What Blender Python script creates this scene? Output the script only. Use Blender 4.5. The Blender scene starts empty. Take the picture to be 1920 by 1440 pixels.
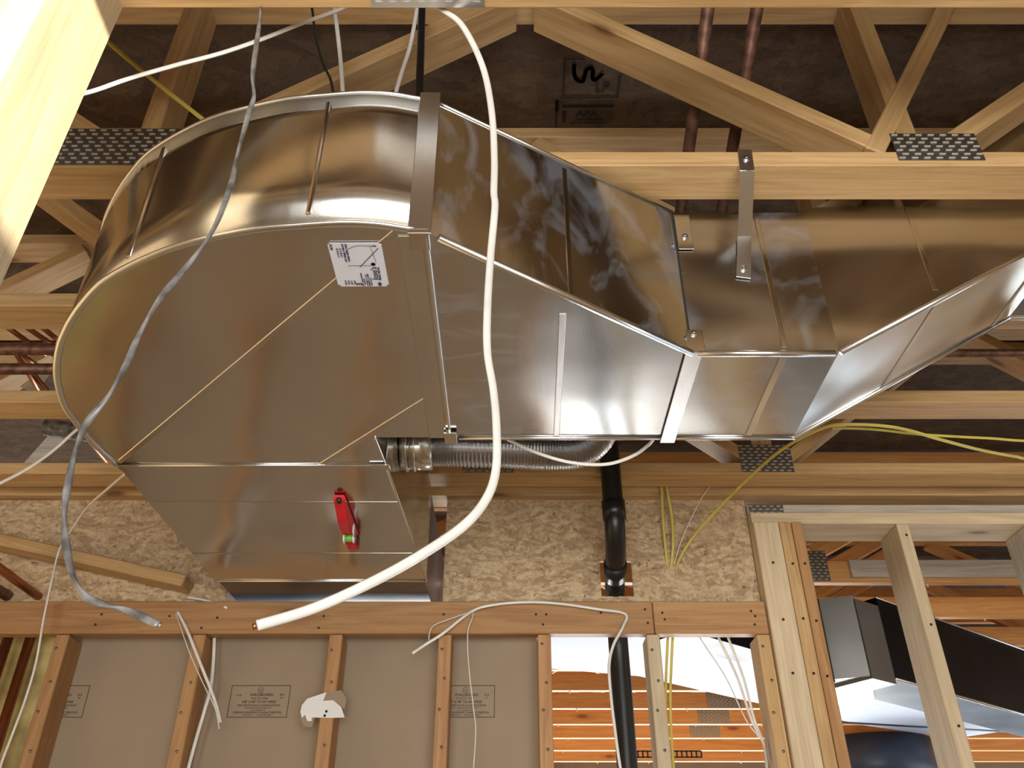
import bpy, bmesh, math, random
from mathutils import Vector, Matrix
random.seed(7)
C = bpy.context.scene
COL = C.collection

# ------------------------------------------------------------------ camera, world, light, exposure
F = 1616.0                      # focal length in pixels of the 1920 wide frame
P = math.atan(1080.0 / F)       # upward pitch
CZ = 1.5                        # eye height above the floor
cp, sp = math.cos(P), math.sin(P)

cam_d = bpy.data.cameras.new('camera')
cam_d.sensor_width = 36.0
cam_d.lens = F / 1920.0 * 36.0
cam_d.clip_start = 0.02
cam = bpy.data.objects.new('camera', cam_d)
COL.objects.link(cam)
cam.location = (0, 0, CZ)
cam.rotation_euler = (math.pi / 2 + P, 0, 0)
C.camera = cam

C.view_settings.view_transform = 'Standard'
C.view_settings.look = 'None'
C.view_settings.gamma = 1.0
C.view_settings.use_curve_mapping = False
C.view_settings.exposure = 0.82

world = bpy.data.worlds.new('sky')
C.world = world
world.use_nodes = True
bg = world.node_tree.nodes['Background']
bg.inputs[0].default_value = (0.75, 0.87, 1.0, 1)
bg.inputs[1].default_value = 1.3

def area_light(name, loc, target, sx, sy, power, color):
    d = bpy.data.lights.new(name, 'AREA')
    d.shape = 'RECTANGLE'; d.size = sx; d.size_y = sy
    d.energy = power; d.color = color
    o = bpy.data.objects.new(name, d); COL.objects.link(o)
    o.location = loc
    o.rotation_euler = (Vector(target) - Vector(loc)).to_track_quat('-Z', 'Y').to_euler()
    return o

sun_d = bpy.data.lights.new('sun', 'SUN')
sun_d.energy = 7.0; sun_d.angle = 0.01; sun_d.color = (1.0, 0.93, 0.78)
sun = bpy.data.objects.new('sun', sun_d); COL.objects.link(sun)
SUN_DIR = Vector((-0.8, 1.0, -0.06)).normalized()
sun.rotation_euler = SUN_DIR.to_track_quat('-Z', 'Y').to_euler()
# daylight through the big opening behind the photographer, low and wide
area_light('daylight_patio_opening', (0.3, -2.42, 1.25), (0.3, 2, 1.9), 3.4, 2.1, 88, (1.0, 0.95, 0.86))
# daylight through the far window wall of the next room
area_light('daylight_far_windows', (0.8, 8.3, 1.1), (0.9, 3.5, 2.0), 5.0, 1.7, 250, (1.0, 0.98, 0.95))
dd = area_light('duct_glare_lamp', (0.8, 8.2, 1.9), (0.8, 5.9, 0.0), 0.6, 0.6, 55, (0.85, 0.92, 1.0)); dd.data.spread = math.radians(40)  # added unseen lamp, brightens the floor patch for the glare on the duct
area_light('daylight_side_windows', (5.4, 5.2, 1.0), (1.6, 4.6, 2.2), 3.0, 1.7, 8, (0.85, 0.93, 1.0))

# ------------------------------------------------------------------ pixel -> point helpers (x right, y away, z relative to the eye)
def ray(px, py):
    u = (px - 960.0) / F; v = (720.0 - py) / F
    return Vector((u, cp - v * sp, sp + v * cp))
def at_y(px, py, Y):
    r = ray(px, py); return r * (Y / r.y)
def at_z(px, py, Z):
    r = ray(px, py); return r * (Z / r.z)
def at_x(px, py, X):
    r = ray(px, py); return r * (X / r.x)
UP = Vector((0, 0, CZ))
H = 1.23                        # underside of the floor trusses above the eye
DB = 0.884                      # underside of the duct

# ------------------------------------------------------------------ materials
def newmat(name):
    m = bpy.data.materials.new(name); m.use_nodes = True
    nt = m.node_tree
    return m, nt, nt.nodes['Principled BSDF']
def N(nt, t, **k):
    n = nt.nodes.new(t)
    for a, b in k.items(): setattr(n, a, b)
    return n
def ramp(nt, src, stops):
    r = N(nt, 'ShaderNodeValToRGB')
    e = r.color_ramp.elements
    while len(e) < len(stops): e.new(0.5)
    for i, (p, c) in enumerate(stops):
        e[i].position = p
        e[i].color = (c[0], c[1], c[2], 1) if hasattr(c, '__len__') else (c, c, c, 1)
    nt.links.new(src, r.inputs[0])
    return r.outputs[0]
def coords(nt, scale, rnd=True):
    tc = N(nt, 'ShaderNodeTexCoord'); mp = N(nt, 'ShaderNodeMapping')
    mp.inputs['Scale'].default_value = scale
    nt.links.new(tc.outputs['Object'], mp.inputs[0])
    if rnd:
        oi = N(nt, 'ShaderNodeObjectInfo')
        ml = N(nt, 'ShaderNodeMath', operation='MULTIPLY'); ml.inputs[1].default_value = 37.0
        nt.links.new(oi.outputs['Random'], ml.inputs[0])
        nt.links.new(ml.outputs[0], mp.inputs['Location'])
    return mp.outputs[0]
def noise(nt, vec, scale, detail=3, rough=0.5, dist=0.0):
    n = N(nt, 'ShaderNodeTexNoise')
    n.inputs['Scale'].default_value = scale; n.inputs['Detail'].default_value = detail
    n.inputs['Roughness'].default_value = rough; n.inputs['Distortion'].default_value = dist
    nt.links.new(vec, n.inputs['Vector'])
    return n.outputs['Fac']
def mixc(nt, fac, a, b, mode='MIX'):
    m = N(nt, 'ShaderNodeMix', data_type='RGBA', blend_type=mode)
    for s, v in ((0, fac), (6, a), (7, b)):
        if isinstance(v, (int, float)): m.inputs[s].default_value = v
        elif isinstance(v, tuple): m.inputs[s].default_value = (v[0], v[1], v[2], 1)
        else: nt.links.new(v, m.inputs[s])
    return m.outputs[2]

def wood(name, dark, light, knot=(0.12, 0.045, 0.02), rough=0.6, knots=1.0):
    m, nt, b = newmat(name)
    g = coords(nt, (0.9, 14, 14))
    n1 = noise(nt, g, 3.0, 5, 0.6, 1.2)
    col = ramp(nt, n1, [(0.3, dark), (0.62, light)])
    f = coords(nt, (4, 160, 160))
    n2 = noise(nt, f, 1.5, 2)
    col = mixc(nt, 0.25, col, ramp(nt, n2, [(0.35, 0.55), (0.65, 1.0)]), 'MULTIPLY')
    # knots
    v = N(nt, 'ShaderNodeTexVoronoi'); v.inputs['Scale'].default_value = 1.0
    kc = coords(nt, (2.6, 8.0, 8.0)); nt.links.new(kc, v.inputs['Vector'])
    kd = ramp(nt, v.outputs['Distance'], [(0.06, knots), (0.115, 0.0)])
    col = mixc(nt, kd, col, knot)
    halo = ramp(nt, v.outputs['Distance'], [(0.09, 0.45 * knots), (0.26, 0.0)])
    col = mixc(nt, halo, col, (dark[0] * 0.65, dark[1] * 0.55, dark[2] * 0.45))
    # board to board tint
    oi = N(nt, 'ShaderNodeObjectInfo')
    hs = N(nt, 'ShaderNodeHueSaturation')
    mr = N(nt, 'ShaderNodeMapRange'); mr.inputs[3].default_value = 0.85; mr.inputs[4].default_value = 1.12
    nt.links.new(oi.outputs['Random'], mr.inputs[0]); nt.links.new(mr.outputs[0], hs.inputs['Value'])
    nt.links.new(col, hs.inputs['Color'])
    # dirt stains
    st = noise(nt, coords(nt, (1, 2, 2)), 2.2, 4, 0.65)
    col = mixc(nt, ramp(nt, st, [(0.62, 0.0), (0.8, 0.35)]), hs.outputs[0], (0.10, 0.075, 0.05))
    nt.links.new(col, b.inputs['Base Color'])
    b.inputs['Roughness'].default_value = rough
    bp = N(nt, 'ShaderNodeBump'); bp.inputs['Strength'].default_value = 0.15; bp.inputs['Distance'].default_value = 0.002
    nt.links.new(n2, bp.inputs['Height']); nt.links.new(bp.outputs[0], b.inputs['Normal'])
    return m
PINE = wood('pine', (0.45, 0.265, 0.105), (0.61, 0.40, 0.185))
FIR = wood('fir', (0.36, 0.175, 0.065), (0.50, 0.275, 0.115))
ORANGE = wood('orange_fir', (0.62, 0.28, 0.085), (0.78, 0.40, 0.14), knot=(0.2, 0.07, 0.03))
PALE = wood('pale_pine', (0.50, 0.39, 0.24), (0.66, 0.53, 0.35))
GREYW = wood('weathered_pine', (0.36, 0.31, 0.25), (0.55, 0.49, 0.41))

def osb(name, cols, scale=38, flat=0.75):
    m, nt, b = newmat(name)
    c0 = coords(nt, (1, 1, 1), False)
    warp = N(nt, 'ShaderNodeVectorMath', operation='ADD')
    nz = N(nt, 'ShaderNodeTexNoise'); nz.inputs['Scale'].default_value = 9
    nt.links.new(c0, nz.inputs['Vector'])
    sc = N(nt, 'ShaderNodeVectorMath', operation='SCALE'); sc.inputs['Scale'].default_value = 0.10
    nt.links.new(nz.outputs['Color'], sc.inputs[0])
    nt.links.new(c0, warp.inputs[0]); nt.links.new(sc.outputs[0], warp.inputs[1])
    seps = []
    for ang, st in ((0.5, (1, 1, 1)), (-0.9, (1, 1, 1))):
        mp = N(nt, 'ShaderNodeMapping'); mp.inputs['Rotation'].default_value = (ang, ang, ang)
        mp.inputs['Scale'].default_value = (1.0, 2.6, 2.6)
        nt.links.new(warp.outputs[0], mp.inputs[0])
        v = N(nt, 'ShaderNodeTexVoronoi'); v.inputs['Scale'].default_value = scale
        nt.links.new(mp.outputs[0], v.inputs['Vector'])
        sep = N(nt, 'ShaderNodeSeparateColor'); nt.links.new(v.outputs['Color'], sep.inputs[0]); seps.append(sep)
    sel = N(nt, 'ShaderNodeMath', operation='ADD'); nt.links.new(seps[0].outputs[0], sel.inputs[0]); nt.links.new(seps[1].outputs[0], sel.inputs[1])
    hf = N(nt, 'ShaderNodeMath', operation='MULTIPLY'); hf.inputs[1].default_value = 0.5; nt.links.new(sel.outputs[0], hf.inputs[0])
    col = ramp(nt, hf.outputs[0], [(0.2, cols[0]), (0.5, cols[1]), (0.82, cols[2])])
    fine = noise(nt, c0, 90, 4, 0.7)
    col = mixc(nt, 0.5, col, ramp(nt, fine, [(0.33, 0.45), (0.6, 1.05)]), 'MULTIPLY')
    pits = noise(nt, c0, 45, 2, 0.5, 2.0)
    col = mixc(nt, ramp(nt, pits, [(0.66, 0.0), (0.72, flat)]), col, (0.05, 0.03, 0.02))
    nt.links.new(col, b.inputs['Base Color']); b.inputs['Roughness'].default_value = 0.75
    bp = N(nt, 'ShaderNodeBump'); bp.inputs['Strength'].default_value = 0.35; bp.inputs['Distance'].default_value = 0.004
    nt.links.new(fine, bp.inputs['Height']); nt.links.new(bp.outputs[0], b.inputs['Normal'])
    return m
OSB = osb('strand_board', ((0.40, 0.27, 0.15), (0.53, 0.38, 0.22), (0.66, 0.50, 0.31)), 34)
OSBD = osb('shaded_subfloor_board', ((0.075, 0.042, 0.020), (0.095, 0.055, 0.027), (0.13, 0.078, 0.04)), 14, 0.4)  # strand board with the attic shade put into its darker colour
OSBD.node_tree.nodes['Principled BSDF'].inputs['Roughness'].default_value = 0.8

def metal(name, base=(0.64, 0.62, 0.575), rough=(0.14, 0.22), wave=0.5, smudge=0.0, aniso=0.0):
    m, nt, b = newmat(name)
    c0 = coords(nt, (1, 1, 1), False)
    b.inputs['Metallic'].default_value = 1.0
    n = noise(nt, c0, 3, 2, 0.5)
    nt.links.new(ramp(nt, n, [(0.35, rough[0]), (0.7, rough[1])]), b.inputs['Roughness'])
    col = mixc(nt, 0.3, base, ramp(nt, noise(nt, c0, 3.2, 3, 0.55), [(0.3, 0.7), (0.7, 1.0)]), 'MULTIPLY')
    if smudge > 0:
        s = noise(nt, coords(nt, (1, 2.2, 1), False), 7, 4, 0.6, 0.8)
        mask = ramp(nt, s, [(0.5, 0.0), (0.66, smudge)])
        sh = N(nt, 'ShaderNodeMixShader')
        df = N(nt, 'ShaderNodeBsdfDiffuse'); df.inputs[0].default_value = (0.50, 0.56, 0.66, 1)
        out = [q for q in nt.nodes if q.type == 'OUTPUT_MATERIAL'][0]
        nt.links.new(mask, sh.inputs[0]); nt.links.new(b.outputs[0], sh.inputs[1]); nt.links.new(df.outputs[0], sh.inputs[2])
        nt.links.new(sh.outputs[0], out.inputs['Surface'])
    nt.links.new(col, b.inputs['Base Color'])
    if aniso: b.inputs['Anisotropic'].default_value = aniso
    big = noise(nt, c0, 2.6, 1, 0.4)
    bp = N(nt, 'ShaderNodeBump'); bp.inputs['Strength'].default_value = wave; bp.inputs['Distance'].default_value = 0.05
    nt.links.new(big, bp.inputs['Height'])
    fine = noise(nt, c0, 420, 2, 0.5)
    b2 = N(nt, 'ShaderNodeBump'); b2.inputs['Strength'].default_value = 0.05; b2.inputs['Distance'].default_value = 0.001
    nt.links.new(fine, b2.inputs['Height']); nt.links.new(bp.outputs[0], b2.inputs['Normal'])
    nt.links.new(b2.outputs[0], b.inputs['Normal'])
    return m
GALV = metal('galvanized_sheet')
GALVS = metal('smudged_galvanized_sheet', (0.54, 0.545, 0.54), (0.13, 0.20), 0.35, 0.14)
TRIMM = metal('bright_galvanized_strip', (0.78, 0.79, 0.80), (0.22, 0.34), 0.1)
PLATEM = metal('nail_plate_steel', (0.30, 0.31, 0.31), (0.35, 0.5), 0.1)
FOIL = metal('foil', (0.55, 0.55, 0.56), (0.2, 0.35), 0.2)
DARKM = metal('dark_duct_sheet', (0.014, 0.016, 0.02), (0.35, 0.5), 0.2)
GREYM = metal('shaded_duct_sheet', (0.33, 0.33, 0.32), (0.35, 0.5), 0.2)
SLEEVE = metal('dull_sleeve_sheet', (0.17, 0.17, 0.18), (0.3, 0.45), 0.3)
COPPER = metal('copper', (0.50, 0.22, 0.12), (0.3, 0.55), 0.1)

def plain(name, color, rough=0.5, metallic=0.0, var=0.15, scale=20):
    m, nt, b = newmat(name)
    n = noise(nt, coords(nt, (1, 1, 1), False), scale, 3)
    lo = tuple(c * (1 - var) for c in color)
    nt.links.new(ramp(nt, n, [(0.35, lo), (0.65, color)]), b.inputs['Base Color'])
    b.inputs['Roughness'].default_value = rough; b.inputs['Metallic'].default_value = metallic
    return m
COPPERO = plain('oxidised_copper', (0.30, 0.155, 0.11), 0.5, 0.5, 0.55, 45)
TEETH = plain('lit_plate_teeth', (0.62, 0.58, 0.48), 0.5, 0.3)  # coloured lighter than the plate for the light the teeth catch
WHITEC = plain('white_cable_jacket', (0.78, 0.77, 0.73), 0.4)
GREYC = plain('grey_cable_jacket', (0.30, 0.295, 0.29), 0.3, 0.15, 0.7, 40)
YELLOWC = plain('yellow_cable_jacket', (0.62, 0.52, 0.10), 0.45)
BLACKP = plain('black_plastic_pipe', (0.010, 0.010, 0.011), 0.35)
BLACKW = plain('black_wire', (0.02, 0.02, 0.02), 0.5)
PAPER = plain('brown_gypsum_paper', (0.33, 0.25, 0.17), 0.85, 0, 0.1, 4)
INK = plain('stamp_ink', (0.045, 0.032, 0.025), 0.8)
INKD = plain('dark_stamp_ink', (0.012, 0.010, 0.010), 0.8)
INKB = plain('label_ink', (0.05, 0.06, 0.13), 0.6)
LABELW = plain('label_paper', (0.74, 0.77, 0.88), 0.45, 0, 0.03)
WHITEP = plain('white_plaster', (0.80, 0.80, 0.79), 0.8, 0, 0.06, 3)
WHITED = plain('white_drywall', (0.56, 0.63, 0.76), 0.7, 0, 0.05, 2)
DARKBLUE = plain('dark_blue_enamel', (0.03, 0.045, 0.075), 0.4)
RED = plain('red_plastic', (0.62, 0.02, 0.03), 0.35)
GREEN = plain('green_vial', (0.18, 0.42, 0.07), 0.15)
INSUL = plain('yellow_insulation', (0.52, 0.42, 0.17), 0.95, 0, 0.6, 9)
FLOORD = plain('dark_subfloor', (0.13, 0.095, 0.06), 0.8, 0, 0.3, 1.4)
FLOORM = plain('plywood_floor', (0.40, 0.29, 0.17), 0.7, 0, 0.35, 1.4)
SUNPATCH = plain('floor_sun_patch', (0.62, 0.60, 0.56), 0.8, 0, 0.15, 2)  # pale colour standing in for a pool of sunlight
WALLM = plain('unfinished_wall_panel', (0.42, 0.31, 0.2), 0.8, 0, 0.3, 1.5)

# ------------------------------------------------------------------ object helpers
def tag(o, label=None, cat=None, group=None, kind=None):
    if label: o['label'] = label
    if cat: o['category'] = cat
    if group: o['group'] = group
    if kind: o['kind'] = kind
    return o
def link_mesh(name, bm, mat, M=None, parent=None, smooth=False):
    me = bpy.data.meshes.new(name)
    bmesh.ops.recalc_face_normals(bm, faces=bm.faces)
    if smooth:
        for f in bm.faces: f.smooth = True
    bm.to_mesh(me); bm.free()
    if mat: me.materials.append(mat)
    o = bpy.data.objects.new(name, me); COL.objects.link(o)
    M = M or Matrix.Identity(4)
    if parent is not None:
        o.parent = parent
        o.matrix_basis = parent_world(parent).inverted() @ M
    else:
        o.matrix_basis = M
    o['_w'] = [c for r in M for c in r]
    return o
def parent_world(p):
    v = p.get('_w')
    if v is None: return Matrix.Identity(4)
    v = list(v)
    return Matrix([v[0:4], v[4:8], v[8:12], v[12:16]])
def empty(name, loc):
    o = bpy.data.objects.new(name, None); COL.objects.link(o)
    M = Matrix.Translation(loc)
    o.matrix_basis = M; o.empty_display_size = 0.05
    o['_w'] = [c for r in M for c in r]
    return o
def bm_box(bm, c, s, R=None):
    r = bmesh.ops.create_cube(bm, size=1.0)
    M = Matrix.Translation(c) @ (R or Matrix.Identity(4)) @ Matrix.Diagonal((s[0], s[1], s[2], 1))
    bmesh.ops.transform(bm, matrix=M, verts=r['verts'])
    return r['verts']
def board(name, a, b, wid, thk, mat, up=Vector((0, 0, 1)), parent=None, bev=0.0025):
    """a, b: centre-line ends (z relative to the eye); thk along 'up', wid across"""
    a = Vector(a) + UP; b = Vector(b) + UP
    X = (b - a); L = X.length; X.normalize()
    Z = (up - X * up.dot(X)).normalized(); Y = Z.cross(X)
    M = Matrix(((X.x, Y.x, Z.x, (a.x + b.x) / 2), (X.y, Y.y, Z.y, (a.y + b.y) / 2), (X.z, Y.z, Z.z, (a.z + b.z) / 2), (0, 0, 0, 1)))
    bm = bmesh.new(); bm_box(bm, (0, 0, 0), (L, wid, thk))
    if bev: bmesh.ops.bevel(bm, geom=list(bm.edges), offset=bev, segments=1, affect='EDGES')
    return link_mesh(name, bm, mat, M, parent)
def box(name, x0, x1, y0, y1, z0, z1, mat, parent=None, bev=0.0):
    """axis aligned, z relative to the eye, local origin at its centre"""
    bm = bmesh.new(); bm_box(bm, (0, 0, 0), (x1 - x0, y1 - y0, z1 - z0))
    if bev: bmesh.ops.bevel(bm, geom=list(bm.edges), offset=bev, segments=1, affect='EDGES')
    return link_mesh(name, bm, mat, Matrix.Translation(((x0 + x1) / 2, (y0 + y1) / 2, (z0 + z1) / 2 + CZ)), parent)
def poly_prism(name, pts, vec, mat, parent=None, bev=0.0):
    """closed outline (z relative to the eye) swept along vec"""
    c = sum((Vector(p) for p in pts), Vector()) / len(pts)
    bm = bmesh.new()
    va = [bm.verts.new(Vector(p) - c) for p in pts]; vb = [bm.verts.new(Vector(p) - c + Vector(vec)) for p in pts]
    bm.faces.new(va); bm.faces.new(vb[::-1])
    n = len(pts)
    for i in range(n): bm.faces.new((va[i], va[(i + 1) % n], vb[(i + 1) % n], vb[i]))
    if bev: bmesh.ops.bevel(bm, geom=list(bm.edges), offset=bev, segments=2, affect='EDGES')
    return link_mesh(name, bm, mat, Matrix.Translation(c + UP), parent)
def hexa(name, bot, top, mat, parent=None):
    """eight-corner block from four bottom and four top corners"""
    c = sum((Vector(p) for p in bot + top), Vector()) / 8
    bm = bmesh.new()
    a = [bm.verts.new(Vector(p) - c) for p in bot]; b = [bm.verts.new(Vector(p) - c) for p in top]
    bm.faces.new(a); bm.faces.new(b[::-1])
    for i in range(4): bm.faces.new((a[i], a[(i + 1) % 4], b[(i + 1) % 4], b[i]))
    return link_mesh(name, bm, mat, Matrix.Translation(c + UP), parent)
def catmull(pts, n=10):
    out = []; m = len(pts)
    for i in range(m - 1):
        p0 = pts[max(i - 1, 0)]; p1 = pts[i]; p2 = pts[i + 1]; p3 = pts[min(i + 2, m - 1)]
        for k in range(n):
            t = k / n
            out.append(0.5 * ((2 * p1) + (p2 - p0) * t + (2 * p0 - 5 * p1 + 4 * p2 - p3) * t * t + (3 * p1 - p0 - 3 * p2 + p3) * t ** 3))
    out.append(pts[-1]); return out
def tube_bm(bm, pts, rx, ry=None, seg=12, twist=0.0, side=None, rfun=None, c=Vector()):
    ry = ry or rx; rings = []; n = len(pts); pv = None
    for i, p in enumerate(pts):
        T = (pts[min(i + 1, n - 1)] - pts[max(i - 1, 0)]).normalized()
        if pv is None:
            s = side or Vector((0, 1, 0))
            if abs(T.dot(s)) > 0.95: s = Vector((1, 0, 0))
        else: s = pv
        B = (s - T * s.dot(T)).normalized(); A = T.cross(B); pv = B
        th = twist * i / max(n - 1, 1); k = rfun(i) if rfun else 1.0
        A2 = A * math.cos(th) + B * math.sin(th); B2 = B * math.cos(th) - A * math.sin(th)
        rings.append([bm.verts.new(p - c + (A2 * rx * math.cos(2 * math.pi * j / seg) + B2 * ry * math.sin(2 * math.pi * j / seg)) * k) for j in range(seg)])
    for i in range(n - 1):
        for j in range(seg):
            bm.faces.new((rings[i][j], rings[i][(j + 1) % seg], rings[i + 1][(j + 1) % seg], rings[i + 1][j]))
    bm.faces.new(rings[0]); bm.faces.new(rings[-1][::-1])
def tube(name, pts, r, mat, ry=None, parent=None, seg=12, sm=10, twist=0.0, side=None, rfun=None, smooth=True):
    pts = [Vector(p) for p in pts]
    if sm and len(pts) > 2: pts = catmull(pts, sm)
    c = sum(pts, Vector()) / len(pts)
    bm = bmesh.new(); tube_bm(bm, pts, r, ry, seg, twist, side, rfun, c)
    return link_mesh(name, bm, mat, Matrix.Translation(c + UP), parent, smooth)
def text_bm(bm, s, size, x, y, bold=0.0, sx=1.0):
    cu = bpy.data.curves.new('t', 'FONT'); cu.body = s; cu.size = size; cu.align_x = 'CENTER'; cu.align_y = 'CENTER'
    cu.offset = bold * size; cu.resolution_u = 2; cu.extrude = 0.0002
    ob = bpy.data.objects.new('t', cu); COL.objects.link(ob)
    bpy.context.view_layer.update()
    me = bpy.data.meshes.new_from_object(ob.evaluated_get(bpy.context.evaluated_depsgraph_get()))
    n0 = len(bm.verts); bm.from_mesh(me); bm.verts.ensure_lookup_table()
    for v in list(bm.verts)[n0:]: v.co = Vector((v.co.x * sx + x, v.co.y + y, v.co.z))
    bpy.data.objects.remove(ob); bpy.data.curves.remove(cu); bpy.data.meshes.remove(me)
def line_bm(bm, x0, y0, x1, y1, w):
    d = Vector((x1 - x0, y1 - y0, 0)); L = d.length
    R = Matrix.Rotation(math.atan2(d.y, d.x), 4, 'Z')
    bm_box(bm, ((x0 + x1) / 2, (y0 + y1) / 2, 0), (L + w, w, 0.0004), R)
def ring_bm(bm, x, y, r, w, n=20, a0=0, a1=2 * math.pi):
    for i in range(n):
        t0 = a0 + (a1 - a0) * i / n; t1 = a0 + (a1 - a0) * (i + 1) / n
        line_bm(bm, x + r * math.cos(t0), y + r * math.sin(t0), x + r * math.cos(t1), y + r * math.sin(t1), w)
def frame_matrix(o, ex, ey):
    ex = Vector(ex).normalized(); ez = ex.cross(Vector(ey)).normalized(); ey = ez.cross(ex)
    return Matrix(((ex.x, ey.x, ez.x, o.x), (ex.y, ey.y, ez.y, o.y), (ex.z, ey.z, ez.z, o.z + CZ), (0, 0, 0, 1)))
def nail(p, parent, r=0.0035, mat=None, n=(0, -1, 0)):
    n = Vector(n); p = Vector(p)
    return tube('nail', [p, p + n * 0.0022], r, mat or PLATEM, parent=parent, seg=8, sm=0)
def nail_plate(x0, x1, z0, z1, yf, parent, cols=None, rows=None):
    """toothed plate on a vertical face looking at the room"""
    bm = bmesh.new(); w = x1 - x0; h = z1 - z0
    bm_box(bm, (0, 0, 0), (w, 0.0016, h))
    cols = cols or max(3, int(w / 0.021)); rows = rows or max(3, int(h / 0.0105))
    for i in range(cols):
        for j in range(rows):
            x = -w / 2 + (i + 0.5 + (0.18 if j % 2 else -0.18)) * w / cols; z = -h / 2 + (j + 0.5) * h / rows
            bm_box(bm, (x, -0.0016, z), (w / cols * 0.5, 0.0022, h / rows * 0.26))
    bm.faces.ensure_lookup_table()
    for f in bm.faces[6:]: f.material_index = 1
    o = link_mesh('nail_plate', bm, PLATEM, Matrix.Translation(((x0 + x1) / 2, yf - 0.0009, (z0 + z1) / 2 + CZ)), parent)
    o.data.materials.append(TEETH); return o

# ------------------------------------------------------------------ the setting
TOPB = 1.798                    # underside of the upper chords
SUBF = 1.836                    # underside of the subfloor
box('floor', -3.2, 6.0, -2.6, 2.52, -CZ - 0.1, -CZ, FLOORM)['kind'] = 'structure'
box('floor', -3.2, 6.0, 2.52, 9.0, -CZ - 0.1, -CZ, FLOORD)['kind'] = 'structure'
box('floor', 0.55, 1.05, 5.3, 6.6, -CZ, -CZ + 0.02, SUNPATCH)['kind'] = 'structure'  # added pale patch acting as sunlit floor, mirrored in the duct underside
box('wall_far', -3.2, 6.0, 8.95, 9.0, 0.62, 3.2, WALLM)['kind'] = 'structure'
box('wall_side', 5.95, 6.0, 2.3, 9.0, 0.62, 3.2, WALLM)['kind'] = 'structure'
box('wall_side', 3.4, 6.0, 2.3, 2.4, -CZ, 3.2, WALLM)['kind'] = 'structure'
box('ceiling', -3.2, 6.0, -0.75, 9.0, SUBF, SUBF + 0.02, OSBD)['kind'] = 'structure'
box('wall_left', -3.25, -3.2, -2.6, 9.0, -CZ, 3.2, WALLM)['kind'] = 'structure'
box('wall_right', 3.4, 3.45, -2.6, 2.3, -CZ, 3.2, WALLM)['kind'] = 'structure'
# wall behind the photographer, with a wide low opening and one high slot shaped to let sun onto the post
def wall_with_holes():
    x0, x1, z0, z1 = -3.2, 3.4, -CZ, 3.2
    holes = [(-1.5, 1.62, -1.4, 0.90), (1.68, 2.15, 0.92, 1.55)]
    xs = sorted({x0, x1} | {h[0] for h in holes} | {h[1] for h in holes})
    zs = sorted({z0, z1} | {h[2] for h in holes} | {h[3] for h in holes})
    bm = bmesh.new()
    for i in range(len(xs) - 1):
        for j in range(len(zs) - 1):
            cx = (xs[i] + xs[i + 1]) / 2; cz = (zs[j] + zs[j + 1]) / 2
            if any(h[0] < cx < h[1] and h[2] < cz < h[3] for h in holes): continue
            bm_box(bm, (cx, -2.5, cz), (xs[i + 1] - xs[i], 0.1, zs[j + 1] - zs[j]))
    o = link_mesh('wall_back', bm, WALLM, Matrix.Translation(UP)); o['kind'] = 'structure'
wall_with_holes()
box('roof_deck', -3.25, 3.45, -2.6, -0.75, 3.2, 3.25, WALLM)['kind'] = 'structure'
box('trim_1', -3.2, 3.4, -0.77, -0.752, H + 0.04, 3.2, WALLM)['kind'] = 'structure'

# ------------------------------------------------------------------ floor trusses overhead
def truss(yf, label, x0=-3.1, x1=3.3, foot=0.76, kind='flat', webs=True, plates=(), mat=PINE, group=None, top=True, wmat=None):
    wd = 0.089; yc = yf + wd / 2
    r = empty('floor_truss', Vector((0, yc, H + CZ)))
    tag(r, label, 'floor truss', group)
    board('bottom_chord', (x0, yc, H + 0.019), (x1, yc, H + 0.019), wd, 0.038, mat, parent=r)
    if top: board('top_chord', (x0, yc, TOPB + 0.019), (x1, yc, TOPB + 0.019), wd, 0.0375, mat, parent=r)
    if webs:
        n = int((x1 - foot) / 1.46) + 1; k0 = -int((foot - x0) / 1.46) - 1
        zb = H + 0.052; zt = TOPB - 0.012
        wm = wmat or mat
        for k in range(k0, n + 1):
            f = foot + 1.46 * k
            if x0 + 0.1 < f < x1 - 0.1:
                board('web', (f, yc, H + 0.040), (f, yc, TOPB - 0.002), wd - 0.006, 0.038, wm, up=Vector((1, 0, 0)), parent=r)
            for s in (-1, 1):
                a = Vector((f + s * 0.055, yc, zb)); b = Vector((f + s * 0.70, yc, zt))
                if min(a.x, b.x) < x0 or max(a.x, b.x) > x1: continue
                board('web', a, b, wd - 0.002, 0.038, wm, parent=r)
    for (px0, px1, pz0, pz1) in plates: nail_plate(px0, px1, pz0, pz1, yf, r)
    return r
Y0 = 0.701; SPC = 0.4064
t0 = truss(Y0, 'nearest floor truss, its underside along the top edge of the photo',
           plates=[], group='floor trusses overhead')
for q, lab in ((1, 'floor truss straight over the photographer'), (2, 'floor truss just behind the photographer'), (3, 'floor truss farthest behind, near the rim board')):
    truss(Y0 - SPC * q, lab, foot=0.76, group='floor trusses overhead')
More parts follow.
